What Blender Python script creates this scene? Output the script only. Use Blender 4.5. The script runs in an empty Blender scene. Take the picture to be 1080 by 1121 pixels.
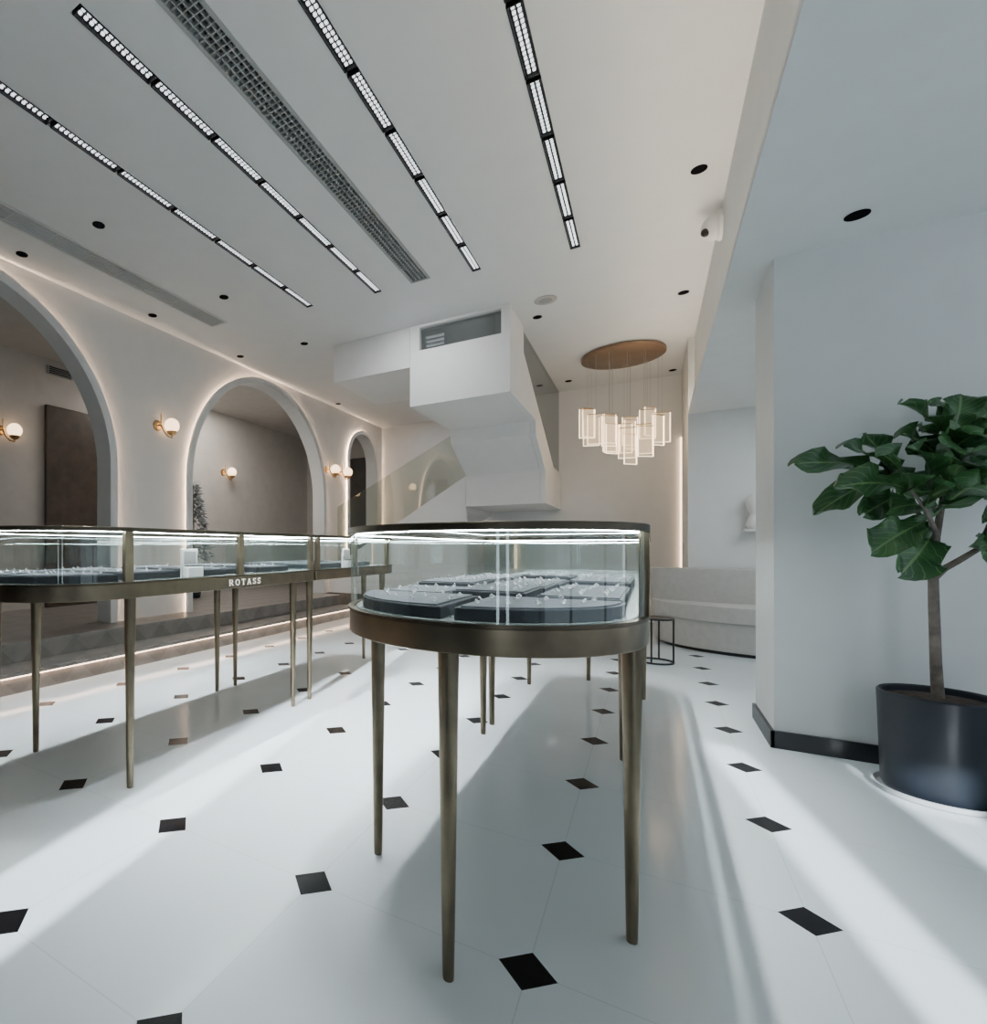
import bpy, bmesh, math, random
from mathutils import Vector, Matrix
random.seed(7)
S = 1.04                      # metres per unit (unit = eye height)
COL = bpy.context.scene.collection
YAW = math.atan2(370, 574)
sn, cs = math.sin(YAW), math.cos(YAW)
F, CX, HY = 574.0, 342.0, 600.0
EYE = Vector((0, 0, 1))
PI = math.pi
CE = 3.28                     # main ceiling
SO = 2.454                    # dropped ceiling on the right

def ray(px, py):
    r = (px - CX) / F
    return Vector((cs * r - sn, sn * r + cs, (HY - py) / F))
def onz(px, py, z):
    d = ray(px, py); return EYE + d * ((z - 1) / d.z)
def onx(px, py, x):
    d = ray(px, py); return EYE + d * (x / d.x)
def atd(px, py, d):
    return EYE + ray(px, py) * d

# ------------------------------------------------------------------ materials
def mat(name, col, rough=.5, metal=0, emit=None, es=0, var=.06, scale=6, bump=0, coat=0, spec=None):
    m = bpy.data.materials.new(name); m.use_nodes = True
    nt = m.node_tree; b = nt.nodes['Principled BSDF']
    b.inputs['Roughness'].default_value = rough
    b.inputs['Metallic'].default_value = metal
    if coat: b.inputs['Coat Weight'].default_value = coat
    if spec is not None: b.inputs['Specular IOR Level'].default_value = spec
    tc = nt.nodes.new('ShaderNodeTexCoord'); nz = nt.nodes.new('ShaderNodeTexNoise')
    nz.inputs['Scale'].default_value = scale; nz.inputs['Detail'].default_value = 3
    nt.links.new(tc.outputs['Object'], nz.inputs['Vector'])
    cr = nt.nodes.new('ShaderNodeValToRGB')
    cr.color_ramp.elements[0].position = .3; cr.color_ramp.elements[1].position = .7
    cr.color_ramp.elements[0].color = [c * (1 - var) for c in col] + [1]
    cr.color_ramp.elements[1].color = [min(1, c * (1 + var)) for c in col] + [1]
    nt.links.new(nz.outputs['Fac'], cr.inputs['Fac'])
    nt.links.new(cr.outputs['Color'], b.inputs['Base Color'])
    if bump:
        bp = nt.nodes.new('ShaderNodeBump'); bp.inputs['Strength'].default_value = bump
        n2 = nt.nodes.new('ShaderNodeTexNoise'); n2.inputs['Scale'].default_value = scale * 25
        nt.links.new(tc.outputs['Object'], n2.inputs['Vector'])
        nt.links.new(n2.outputs['Fac'], bp.inputs['Height'])
        nt.links.new(bp.outputs['Normal'], b.inputs['Normal'])
    if emit:
        b.inputs['Emission Color'].default_value = (*emit, 1)
        b.inputs['Emission Strength'].default_value = es
    return m

def glass(name, tint, base=.05, top=.6, rough=.01, refl=(1, 1, 1)):
    m = bpy.data.materials.new(name); m.use_nodes = True
    nt = m.node_tree; nt.nodes.clear()
    out = nt.nodes.new('ShaderNodeOutputMaterial'); mx = nt.nodes.new('ShaderNodeMixShader')
    tr = nt.nodes.new('ShaderNodeBsdfTransparent'); gl = nt.nodes.new('ShaderNodeBsdfGlossy')
    tr.inputs['Color'].default_value = (*tint, 1); gl.inputs['Roughness'].default_value = rough
    gl.inputs['Color'].default_value = (*refl, 1)
    lw = nt.nodes.new('ShaderNodeLayerWeight'); lw.inputs['Blend'].default_value = .5
    pw = nt.nodes.new('ShaderNodeMath'); pw.operation = 'POWER'; pw.inputs[1].default_value = 4
    mr = nt.nodes.new('ShaderNodeMapRange'); mr.inputs['To Min'].default_value = base; mr.inputs['To Max'].default_value = top
    L = nt.links.new
    L(lw.outputs['Facing'], pw.inputs[0]); L(pw.outputs[0], mr.inputs['Value']); L(mr.outputs[0], mx.inputs['Fac'])
    L(tr.outputs[0], mx.inputs[1]); L(gl.outputs[0], mx.inputs[2]); L(mx.outputs[0], out.inputs['Surface'])
    return m

def mathnode(nt, op, a, bb=None):
    n = nt.nodes.new('ShaderNodeMath'); n.operation = op
    for i, v in enumerate((a, bb)):
        if v is None: continue
        if isinstance(v, (int, float)): n.inputs[i].default_value = v
        else: nt.links.new(v, n.inputs[i])
    return n.outputs[0]

def floor_mat():
    m = bpy.data.materials.new('white_tile_with_black_insets'); m.use_nodes = True
    nt = m.node_tree; b = nt.nodes['Principled BSDF']; L = nt.links.new
    tc = nt.nodes.new('ShaderNodeTexCoord'); sp = nt.nodes.new('ShaderNodeSeparateXYZ')
    L(tc.outputs['Object'], sp.inputs[0])
    M = lambda *a: mathnode(nt, *a)
    def axis(o, off, st):
        u = M('DIVIDE', M('SUBTRACT', M('DIVIDE', o, S), off), st)
        return M('MULTIPLY', M('ABSOLUTE', M('SUBTRACT', u, M('ROUND', u))), st)
    ax = axis(sp.outputs['X'], -.245, .603); ay = axis(sp.outputs['Y'], 1.318, .586)
    dia = M('LESS_THAN', M('ADD', ax, ay), .066)
    gr = M('LESS_THAN', M('MINIMUM', ax, ay), .0012)
    nz = nt.nodes.new('ShaderNodeTexNoise'); nz.inputs['Scale'].default_value = 1.5; nz.inputs['Detail'].default_value = 4
    L(tc.outputs['Object'], nz.inputs['Vector'])
    cr = nt.nodes.new('ShaderNodeValToRGB')
    cr.color_ramp.elements[0].color = (.62, .69, .715, 1); cr.color_ramp.elements[1].color = (.69, .755, .78, 1)
    L(nz.outputs['Fac'], cr.inputs['Fac'])
    m1 = nt.nodes.new('ShaderNodeMix'); m1.data_type = 'RGBA'
    L(gr, m1.inputs['Factor']); L(cr.outputs['Color'], m1.inputs['A']); m1.inputs['B'].default_value = (.52, .575, .59, 1)
    m2 = nt.nodes.new('ShaderNodeMix'); m2.data_type = 'RGBA'
    L(dia, m2.inputs['Factor']); L(m1.outputs['Result'], m2.inputs['A']); m2.inputs['B'].default_value = (.006, .006, .007, 1)
    L(m2.outputs['Result'], b.inputs['Base Color'])
    mr = nt.nodes.new('ShaderNodeMapRange'); mr.inputs['To Min'].default_value = .13; mr.inputs['To Max'].default_value = .24
    L(dia, mr.inputs['Value']); L(mr.outputs[0], b.inputs['Roughness'])
    ms = nt.nodes.new('ShaderNodeMapRange'); ms.inputs['To Min'].default_value = .5; ms.inputs['To Max'].default_value = .15
    L(dia, ms.inputs['Value']); L(ms.outputs[0], b.inputs['Specular IOR Level'])
    return m

def stone_mat():
    m = bpy.data.materials.new('patterned_grey_stone'); m.use_nodes = True
    nt = m.node_tree; b = nt.nodes['Principled BSDF']; L = nt.links.new
    M = lambda *a: mathnode(nt, *a)
    tc = nt.nodes.new('ShaderNodeTexCoord'); sp = nt.nodes.new('ShaderNodeSeparateXYZ'); L(tc.outputs['Object'], sp.inputs[0])
    w_ = M('ADD', sp.outputs['X'], sp.outputs['Z'])
    u = M('MULTIPLY', M('ADD', sp.outputs['Y'], w_), 3.2); v = M('MULTIPLY', M('SUBTRACT', sp.outputs['Y'], w_), 3.2)
    ck = M('FLOORED_MODULO', M('ADD', M('FLOOR', u), M('FLOOR', v)), 2.0)
    nz = nt.nodes.new('ShaderNodeTexNoise'); nz.inputs['Scale'].default_value = 9; nz.inputs['Detail'].default_value = 5
    L(tc.outputs['Object'], nz.inputs['Vector'])
    f = M('ADD', M('MULTIPLY', ck, .25), M('MULTIPLY', nz.outputs['Fac'], .7))
    cr = nt.nodes.new('ShaderNodeValToRGB')
    cr.color_ramp.elements[0].position = .15; cr.color_ramp.elements[1].position = .8
    cr.color_ramp.elements[0].color = (.165, .152, .142, 1); cr.color_ramp.elements[1].color = (.27, .25, .232, 1)
    L(f, cr.inputs['Fac']); L(cr.outputs['Color'], b.inputs['Base Color']); b.inputs['Roughness'].default_value = .35
    return m

def plate_mat():
    m = bpy.data.materials.new('ribbed_acrylic_plate'); m.use_nodes = True
    nt = m.node_tree; nt.nodes.clear(); L = nt.links.new
    out = nt.nodes.new('ShaderNodeOutputMaterial'); mx = nt.nodes.new('ShaderNodeMixShader')
    tr = nt.nodes.new('ShaderNodeBsdfTransparent'); em = nt.nodes.new('ShaderNodeEmission')
    tr.inputs['Color'].default_value = (.96, .93, .89, 1)
    em.inputs['Color'].default_value = (1, .79, .54, 1); em.inputs['Strength'].default_value = 2.5
    tc = nt.nodes.new('ShaderNodeTexCoord'); wv = nt.nodes.new('ShaderNodeTexWave')
    wv.inputs['Scale'].default_value = 16; wv.bands_direction = 'Z'
    L(tc.outputs['Object'], wv.inputs['Vector'])
    mr = nt.nodes.new('ShaderNodeMapRange'); mr.inputs['To Min'].default_value = .05; mr.inputs['To Max'].default_value = .15
    L(wv.outputs['Fac'], mr.inputs['Value']); L(mr.outputs[0], mx.inputs['Fac'])
    L(tr.outputs[0], mx.inputs[1]); L(em.outputs[0], mx.inputs[2]); L(mx.outputs[0], out.inputs['Surface'])
    return m

def leaf_mat():
    m = bpy.data.materials.new('veined_fig_leaf'); m.use_nodes = True
    nt = m.node_tree; b = nt.nodes['Principled BSDF']; L = nt.links.new
    M = lambda *a: mathnode(nt, *a)
    at = nt.nodes.new('ShaderNodeAttribute'); at.attribute_name = 'leafuv'
    sp = nt.nodes.new('ShaderNodeSeparateXYZ'); L(at.outputs['Vector'], sp.inputs[0])
    s_ = M('ABSOLUTE', M('SUBTRACT', sp.outputs['X'], .5))
    mid = M('LESS_THAN', s_, .03)
    ph = M('SUBTRACT', M('MULTIPLY', sp.outputs['Y'], 9.0), M('MULTIPLY', s_, 5.0))
    vein = M('LESS_THAN', M('ABSOLUTE', M('SUBTRACT', ph, M('ROUND', ph))), .055)
    v = M('MAXIMUM', mid, M('MULTIPLY', vein, .6))
    tc = nt.nodes.new('ShaderNodeTexCoord'); nz = nt.nodes.new('ShaderNodeTexNoise'); nz.inputs['Scale'].default_value = 7
    L(tc.outputs['Object'], nz.inputs['Vector'])
    cr = nt.nodes.new('ShaderNodeValToRGB')
    cr.color_ramp.elements[0].position = .3; cr.color_ramp.elements[1].position = .7
    cr.color_ramp.elements[0].color = (.016, .068, .024, 1); cr.color_ramp.elements[1].color = (.056, .155, .048, 1)
    L(nz.outputs['Fac'], cr.inputs['Fac'])
    mx = nt.nodes.new('ShaderNodeMix'); mx.data_type = 'RGBA'
    L(v, mx.inputs['Factor']); L(cr.outputs['Color'], mx.inputs['A']); mx.inputs['B'].default_value = (.16, .28, .11, 1)
    L(mx.outputs['Result'], b.inputs['Base Color'])
    b.inputs['Roughness'].default_value = .28
    return m

M_ = dict(
    floor=floor_mat(),
    ceil=mat('white_ceiling_paint', (.75, .765, .77), .7, var=.015),
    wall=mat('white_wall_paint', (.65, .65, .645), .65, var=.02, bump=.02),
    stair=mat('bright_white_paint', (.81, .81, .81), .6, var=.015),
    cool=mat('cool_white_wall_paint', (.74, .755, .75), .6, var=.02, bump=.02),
    taupe=mat('taupe_room_paint', (.51, .485, .455), .7, var=.05),
    stone=stone_mat(),
    bronze=mat('brushed_bronze', (.20, .165, .115), .30, 1, var=.12, scale=14),
    bronzed=mat('dark_bronze', (.11, .09, .065), .32, 1, var=.12, scale=14),
    rim=mat('bronze_rim', (.085, .072, .052), .42, .9, var=.12, scale=14),
    copper=mat('copper_disc', (.27, .185, .125), .42, .9, var=.08),
    brass=mat('warm_brass', (.50, .32, .14), .3, 1, var=.08),
    steel=mat('fine_steel_wire', (.55, .55, .54), .35, 1, var=.05),
    black=mat('black_metal', (.012, .012, .013), .4, .3, var=.1),
    blackmatt=mat('matt_black_ring', (.008, .008, .009), .9, 0, var=.1, spec=0),
    blackbase=mat('black_skirting', (.012, .013, .015), .35, var=.1),
    pot=mat('blue_black_pot', (.008, .012, .019), .5, var=.15),
    saucer=mat('pale_grey_saucer', (.42, .44, .45), .5, var=.04),
    soil=mat('brown_soil', (.06, .04, .03), .95, var=.5, scale=40, bump=.8),
    bark=mat('grey_brown_bark', (.15, .125, .105), .85, var=.4, scale=25, bump=.6),
    leaf=leaf_mat(),
    treeleaf=mat('blue_green_needles', (.19, .205, .21), .6, var=.4, scale=12),
    deck=mat('dark_case_floor', (.22, .245, .25), .2, var=.1),
    tray=mat('charcoal_tray', (.016, .019, .024), .55, var=.12),
    pad=mat('grey_velvet_pad', (.085, .093, .105), .8, var=.2, scale=30),
    silver=mat('bright_silver', (.94, .95, .97), .22, .6, var=.03),
    whitebox=mat('white_leatherette', (.85, .85, .83), .5, var=.03),
    sofa=mat('grey_cream_upholstery', (.47, .465, .45), .85, var=.05, scale=18, bump=.2),
    grille=mat('grey_grille', (.33, .345, .345), .45, .2, var=.05),
    wgrille=mat('white_grille', (.62, .63, .62), .5, var=.03),
    dark=mat('dark_void', (.006, .006, .007), .9, var=.1, spec=0),
    ventback=mat('vent_shadow', (.05, .052, .053), .9, var=.1),
    speaker=mat('grey_speaker_mesh', (.28, .29, .30), .6, var=.15, scale=160),
    plastic=mat('white_plastic', (.75, .75, .74), .4, var=.02),
    greyplastic=mat('grey_plastic', (.42, .42, .41), .4, var=.03),
    darkbrown=mat('black_brown_finish', (.022, .018, .015), .4, var=.25, scale=8),
    brownpanel=mat('warm_brown_panel', (.055, .038, .027), .35, var=.25, scale=8),
    letters=mat('glowing_pale_letters', (.9, .88, .83), .4, 0, emit=(1, .97, .9), es=.45, var=.03),  # a little glow is built in so the letters read pale
    led=mat('white_led_cells', (1, 1, 1), .5, emit=(.90, .95, 1), es=1.7, var=0),
    case_led=mat('case_led_strip', (1, 1, 1), .5, emit=(.88, .97, 1), es=90, var=0),
    slat=mat('glowing_slats', (1, 1, 1), .5, emit=(.95, .97, 1), es=.6, var=0),  # bars glow by themselves in place of light falling on them
    warm_led=mat('warm_led_strip', (1, .9, .8), .5, emit=(1, .68, .44), es=5, var=0),
    step_led=mat('soft_step_strip', (1, .9, .8), .5, emit=(1, .68, .48), es=15, var=0),
    halo_led=mat('warm_halo_strip', (1, .9, .8), .5, emit=(1, .68, .45), es=85, var=0),
    cove_led=mat('warm_cove_strip', (1, .9, .8), .5, emit=(1, .83, .64), es=34, var=0),
    globe=mat('opal_globe', (1, .9, .8), .3, emit=(1, .66, .38), es=4.0, var=0),
    edge=mat('glowing_plate_edge', (1, .9, .8), .3, emit=(1, .76, .48), es=3.2, var=0),
    plate=plate_mat(),
    glass=glass('clear_case_glass', (.94, .98, .972), .07, .58, refl=(.9, 1, .985)),
    glass_d=glass('grey_stair_glass', (.55, .58, .58), .12, .6),
    glass_b=glass('balustrade_glass', (.86, .89, .85), .09, .36, rough=.03),
)

# ------------------------------------------------------------------ mesh helpers (unit = eye height)
def box(bm, x0, x1, y0, y1, z0, z1):
    v = [bm.verts.new((x, y, z)) for x in (x0, x1) for y in (y0, y1) for z in (z0, z1)]
    for f in ((0, 1, 3, 2), (4, 6, 7, 5), (0, 4, 5, 1), (2, 3, 7, 6), (0, 2, 6, 4), (1, 5, 7, 3)):
        bm.faces.new([v[i] for i in f])
def prism(bm, pts, a, b, axis='z'):
    def P(p, t):
        return {'z': (p[0], p[1], t), 'x': (t, p[0], p[1]), 'y': (p[0], t, p[1])}[axis]
    A = [bm.verts.new(P(p, a)) for p in pts]; B = [bm.verts.new(P(p, b)) for p in pts]
    n = len(pts); fa = bm.faces.new(A); fb = bm.faces.new(B[::-1])
    for i in range(n):
        bm.faces.new((A[i], A[(i + 1) % n], B[(i + 1) % n], B[i]))
    fa.normal_update(); fb.normal_update()
    bmesh.ops.triangulate(bm, faces=[fa, fb], ngon_method='EAR_CLIP')
def ringprism(bm, out, inn, z0, z1, closed=True):
    n = len(out)
    q = [[bm.verts.new((p[0], p[1], z)) for p in pts] for pts, z in ((out, z0), (out, z1), (inn, z1), (inn, z0))]
    for k in range(4):
        a, b = q[k], q[(k + 1) % 4]
        for i in range(n if closed else n - 1):
            j = (i + 1) % n
            bm.faces.new((a[i], a[j], b[j], b[i]))
def wallstrip(bm, pts, z0, z1, closed=False):
    A = [bm.verts.new((p[0], p[1], z0)) for p in pts]; B = [bm.verts.new((p[0], p[1], z1)) for p in pts]
    for i in range(len(pts) if closed else len(pts) - 1):
        j = (i + 1) % len(pts); bm.faces.new((A[i], A[j], B[j], B[i]))
def tube(bm, pts, rs, n=10, closed=False):
    pts = [Vector(p) for p in pts]
    if not isinstance(rs, (list, tuple)): rs = [rs] * len(pts)
    rings = []; N = len(pts); u = None
    for i, p in enumerate(pts):
        if closed: d = pts[(i + 1) % N] - pts[i - 1]
        else: d = pts[min(i + 1, N - 1)] - pts[max(i - 1, 0)]
        d.normalize()
        if u is None:
            u = d.orthogonal().normalized()
        else:
            u = (u - d * u.dot(d)).normalized()
        w = d.cross(u)
        rings.append([bm.verts.new(p + (u * math.cos(2 * PI * k / n) + w * math.sin(2 * PI * k / n)) * rs[i]) for k in range(n)])
    for i in range(N if closed else N - 1):
        a, b = rings[i], rings[(i + 1) % N]
        for k in range(n):
            bm.faces.new((a[k], a[(k + 1) % n], b[(k + 1) % n], b[k]))
    if not closed:
        bm.faces.new(rings[0][::-1]); bm.faces.new(rings[-1])
def lathe(bm, prof, c, n=32, axis='z'):
    c = Vector(c); rings = []
    for r, z in prof:
        ring = []
        for k in range(n):
            a = 2 * PI * k / n; x, y = r * math.cos(a), r * math.sin(a)
            off = Vector((x, y, z)) if axis == 'z' else (Vector((z, x, y)) if axis == 'x' else Vector((x, z, y)))
            ring.append(bm.verts.new(c + off))
        rings.append(ring)
    for a, b in zip(rings, rings[1:]):
        for k in range(n):
            bm.faces.new((a[k], a[(k + 1) % n], b[(k + 1) % n], b[k]))
    for r, fl in ((rings[0], 1), (rings[-1], 0)):
        bm.faces.new(r[::-1] if fl else r)
def sphere(bm, c, r, u=20, v=12):
    bmesh.ops.create_uvsphere(bm, u_segments=u, v_segments=v, radius=r, matrix=Matrix.Translation(Vector(c)))

ORG = {}
def NB(): return bmesh.new()
def obj(name, bm, m, parent=None, loc=(0, 0, 0), smooth=None, bevel=0, seg=2):
    bmesh.ops.remove_doubles(bm, verts=bm.verts, dist=1e-6)
    bmesh.ops.recalc_face_normals(bm, faces=bm.faces)
    org = ORG[parent.name] if parent else Vector(loc)
    for v in bm.verts: v.co = (v.co - org) * S
    me = bpy.data.meshes.new(name); bm.to_mesh(me); bm.free()
    me.materials.append(M_[m])
    o = bpy.data.objects.new(name, me); COL.objects.link(o)
    if parent: o.parent = parent
    else: o.location = org * S
    ORG[o.name] = org
    if smooth:
        for p in me.polygons: p.use_smooth = True
        me.set_sharp_from_angle(angle=math.radians(smooth))
    if bevel:
        md = o.modifiers.new('Bevel', 'BEVEL'); md.width = bevel * S; md.segments = seg; md.limit_method = 'ANGLE'
    return o
def tag(o, label, cat, group=None):
    o['label'] = label; o['category'] = cat
    if group: o['group'] = group
    return o
def thing(name, label, cat, loc, group=None):
    o = bpy.data.objects.new(name, None); COL.objects.link(o)
    o.location = Vector(loc) * S; o.empty_display_size = .1
    ORG[o.name] = Vector(loc); return tag(o, label, cat, group)
def struct(name, bm, m, **k):
    o = obj(name, bm, m, **k); o['kind'] = 'structure'; return o
def dup(root, loc, label, group=None):
    r = root.copy(); COL.objects.link(r); r.location = Vector(loc) * S; r['label'] = label
    if group: r['group'] = group
    for ch in root.children:
        c = ch.copy(); COL.objects.link(c); c.parent = r
        for g in ch.children:
            d = g.copy(); COL.objects.link(d); d.parent = c
    return r

# ------------------------------------------------------------------ room shell
LW, BW, FY, RX = -4.3, -6.0, 8.4, 3.2     # arch wall, back of rooms, far wall, right wall
FL = 9.1                                  # far wall behind the stairs
WT = .16                                  # arch wall thickness
Y0 = -2.5
PLT = .30
b = NB(); box(b, BW - .2, RX + .2, Y0, FL + .4, -.15, 0); struct('floor', b, 'floor')

NM, HW, MLEN = 7, .035, .404
TR = [(-.48, 4.44, .430), (-1.20, 4.36, .430), (-2.04, 4.25, .419), (-2.70, 4.157, .425)]    # ceiling light rows: x, far end, pitch
holes = [(x - HW, x + HW, ye - NM * SP, ye) for x, ye, SP in TR]
V1 = (-1.715, -1.575, .9, 4.24); V2 = (-3.79, -3.60, 1.6, 3.97)
holes += [V1, V2]
ST = (-2.03, -1.16, 5.25, 8.36); holes.append(ST)
b = NB()
xs = sorted({BW - .2, .40} | {h[0] for h in holes} | {h[1] for h in holes})
ys = sorted({Y0, FL + .4} | {h[2] for h in holes} | {h[3] for h in holes})
for i in range(len(xs) - 1):
    for j in range(len(ys) - 1):
        mx, my = (xs[i] + xs[i + 1]) / 2, (ys[j] + ys[j + 1]) / 2
        if any(h[0] < mx < h[1] and h[2] < my < h[3] for h in holes): continue
        vs = [b.verts.new((x, y, CE)) for x, y in ((xs[i], ys[j]), (xs[i + 1], ys[j]), (xs[i + 1], ys[j + 1]), (xs[i], ys[j + 1]))]
        b.faces.new(vs)
for h in holes[:6]:
    wallstrip(b, [(h[0], h[2]), (h[1], h[2]), (h[1], h[3]), (h[0], h[3])], CE, CE + .12, True)
box(b, BW - .2, ST[0] - .1, Y0, FL + .4, CE + .12, CE + .2)
box(b, ST[1] + .1, .40, Y0, FL + .4, CE + .12, CE + .2)
box(b, ST[0] - .1, ST[1] + .1, Y0, ST[2] - .1, CE + .12, CE + .2)
struct('ceiling', b, 'ceil')
b = NB(); box(b, BW, LW - WT, Y0, FL, CE - .04, CE - .002); struct('ceiling_back_room', b, 'taupe')
b = NB(); wallstrip(b, [(ST[0], ST[2]), (ST[1], ST[2]), (ST[1], ST[3]), (ST[0], ST[3])], CE, CE + 1.6, True)
box(b, ST[0] - .1, ST[1] + .1, ST[2] - .1, ST[3] + .1, CE + 1.6, CE + 1.7)
struct('wall_stairwell', b, 'wall')

b = NB(); box(b, .40, RX + .2, Y0, 7.0, SO, CE + .2); box(b, .35, .40, Y0 + .1, 7.0, SO, SO + .02); box(b, .342, .35, Y0 + .1, 7.0, SO, SO + .04); cr_ = struct('ceiling_right', b, 'cool')
b = NB(); box(b, .36, .385, Y0 + .2, 6.9, SO + .021, SO + .032); obj('light_strip', b, 'cove_led', cr_)

# left wall with three arches
arches = [(1.72, 1.39, 1.757), (5.54, 1.39, 1.757), (8.26, .50, 2.50)]
pts = [(Y0, PLT), (Y0, CE), (FL, CE), (FL, PLT)]
bot = []
for c, r, s in sorted(arches, reverse=True):
    bot += [(c + r, PLT)]
    for k in range(41):
        a = PI * k / 40; bot.append((c + r * math.cos(a), s + r * math.sin(a)))
    bot += [(c - r, PLT)]
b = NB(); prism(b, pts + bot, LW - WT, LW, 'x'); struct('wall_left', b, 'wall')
for k, (c, r, s) in enumerate(arches):
    w = .075 if r > 1 else .055
    def loop(rr):
        return [(c + rr, PLT)] + [(c + rr * math.cos(PI * q / 40), s + rr * math.sin(PI * q / 40)) for q in range(41)] + [(c - rr, PLT)]
    def archring(b, o_, i_, xa, xb):
        q = [[b.verts.new((x, p[0], p[1])) for p in L_] for L_, x in ((o_, xa), (o_, xb), (i_, xb), (i_, xa))]
        for a in range(4):
            A, B = q[a], q[(a + 1) % 4]
            for n in range(len(A) - 1): b.faces.new((A[n], A[n + 1], B[n + 1], B[n]))
        return b
    b = archring(NB(), loop(r + w), loop(r - .003), LW + .026, LW + .05)
    archring(b, loop(r + .006), loop(r - .003), LW + .0005, LW + .026)
    t = struct('trim_%d' % (k + 1), b, 'wall', smooth=30)
    obj('light_strip', archring(NB(), loop(r + .020), loop(r + .010), LW + .016, LW + .026), 'halo_led', t)
b = NB(); box(b, BW - .2, BW, Y0, FL + .4, 0, CE); box(b, BW, LW, FL, FL + .2, 0, CE); struct('wall_back_room', b, 'taupe')
b = NB(); box(b, BW, LW, Y0 + .1, FL, 0, PLT); struct('floor_back_room', b, 'stone')
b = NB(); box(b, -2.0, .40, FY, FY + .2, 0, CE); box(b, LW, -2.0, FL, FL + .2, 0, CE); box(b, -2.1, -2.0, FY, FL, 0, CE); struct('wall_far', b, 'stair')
b = NB(); box(b, .342, RX + .2, 7.0, FY + .2, 0, CE); struct('wall_far_right', b, 'cool')
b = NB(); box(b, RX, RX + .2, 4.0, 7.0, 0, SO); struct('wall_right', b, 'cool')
b = NB(); box(b, .52, RX, 3.47, 4.01, 0, SO); struct('wall_pillar', b, 'cool')
b = NB(); box(b, .508, RX, 3.455, 3.47, 0, .085); box(b, .505, .52, 3.455, 4.02, 0, .085); struct('baseboard_right', b, 'blackbase')
b = NB(); box(b, .325, .341, 8.37, 8.395, .05, 2.45); t = struct('trim_4', b, 'warm_led')
# unseen shop-front panels spaced to band the sun, and right-hand glazing, out of frame
b = NB()
for x, w in ((-5.3, .6), (-4.0, .75), (-2.20, 1.05), (.16, .98), (1.50, .18), (2.4, .5)): box(b, x - w, x + w, Y0, Y0 + .08, 0, 3.2)
box(b, BW, RX, Y0, Y0 + .08, 0, .12); box(b, BW, RX, Y0, Y0 + .08, 3.15, CE)
struct('shopfront_sun_mask', b, 'black')
b = NB()
for y in (Y0 + .1, -1.0, .5, 2.0, 3.4): box(b, 2.6, 2.68, y - .05, y + .05, 0, SO)
box(b, 2.6, 2.68, Y0 + .1, 3.4, 0, .3)
struct('window_2', b, 'black')

# plain brown panel door inside the room behind the near arch, and an added sheet that darkens the opening beyond the small arch
b = NB(); box(b, BW + .002, BW + .05, 3.475, 4.6, PLT, 2.69); d = struct('door_1', b, 'brownpanel', bevel=.01)
b = NB(); box(b, -5.5, LW - .21, FL - .05, FL - .002, PLT, 2.75); d = struct('dark_arch_backing', b, 'darkbrown', bevel=.01)
b = NB(); box(b, -5.4, -5.0, FL - .06, FL - .05, .4, 2.65); box(b, -4.93, -4.58, FL - .06, FL - .05, .4, 2.65); obj('backing_panel', b, 'darkbrown', d)

# ------------------------------------------------------------------ two long steps
for k, (x, xb, ye, z1, lab) in enumerate(((-3.63, -3.955, 6.9, .15, 'lower grey stone step running below the arches with warm light under its edge'),
                                      (-3.93, LW + .001, 6.9, .30, 'upper grey stone step running directly along the foot of the arch wall'))):
    t = thing('step', lab, 'step', (x - .2, 3, 0))
    b = NB(); box(b, xb, x - .03, Y0 + .1, ye, 0, z1 - .028); obj('riser', b, 'stone', t)
    b = NB(); box(b, xb, x, Y0 + .1, ye, z1 - .028, z1); obj('tread', b, 'stone', t)
    if k == 0:
        b = NB(); box(b, x - .026, x - .012, Y0 + .2, ye - .05, z1 - .036, z1 - .028); obj('light_strip', b, 'step_led', t)

# ------------------------------------------------------------------ staircase
st = thing('staircase', 'white turning staircase with glass sides hanging from the ceiling beyond the counters', 'staircase', (-2.2, 7.2, 0))
U = lambda L_: [(p[0], p[1] + 1) for p in L_]
prof = [(5.22, 1.46), (6.4, 1.46), (6.4, 1.3), (7.05, .97), (7.05, .56), (8.39, .56), (8.39, 1.05), (7.1, 1.05)]
y, u = 7.1, 1.05
while u < 1.85:
    u += .16; prof.append((y, u)); y -= .165; prof.append((y, u))
prof.append((5.22, u))
b = NB(); prism(b, U(prof), -2.088, -1.163, 'x'); obj('upper_flight', b, 'stair', st)
b = NB(); box(b, -2.09, -1.1, 5.1, 5.22, 2.46, 3.02)
box(b, -2.09, -1.99, 5.1, 5.22, 3.02, CE - .001); box(b, -1.18, -1.1, 5.1, 5.22, 3.02, CE - .001); box(b, -1.99, -1.18, 5.1, 5.22, 3.255, CE - .001)
obj('front_panel', b, 'stair', st)
b = NB(); prism(b, U([(5.22, 1.46), (6.4, 1.46), (6.4, 1.3), (7.05, .97), (7.05, .56), (8.39, .56), (8.39, 1.087), (7.72, 1.087), (5.72, 2.02), (5.72, 2.279), (5.22, 2.279)]), -1.16, -1.1, 'x'); obj('side_panel', b, 'stair', st)
b = NB(); box(b, -3.0, -2.093, 5.1, 6.2, 2.867, CE - .001); obj('ceiling_box', b, 'stair', st)
b = NB(); box(b, -1.99, -1.18, 5.15, 5.17, 3.02, 3.255); obj('glass_panel', b, 'glass_d', st)
b = NB(); prism(b, U([(5.72, 2.279), (8.38, 2.279), (8.38, 1.087), (7.72, 1.087), (5.72, 2.02)]), -1.14, -1.125, 'x'); obj('glass_panel', b, 'glass_d', st)
b = NB()
for k in range(5): box(b, -1.99, -1.80, 5.30, 5.32, 3.03 + k * .045, 3.05 + k * .045)
obj('slats', b, 'slat', st)
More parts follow.
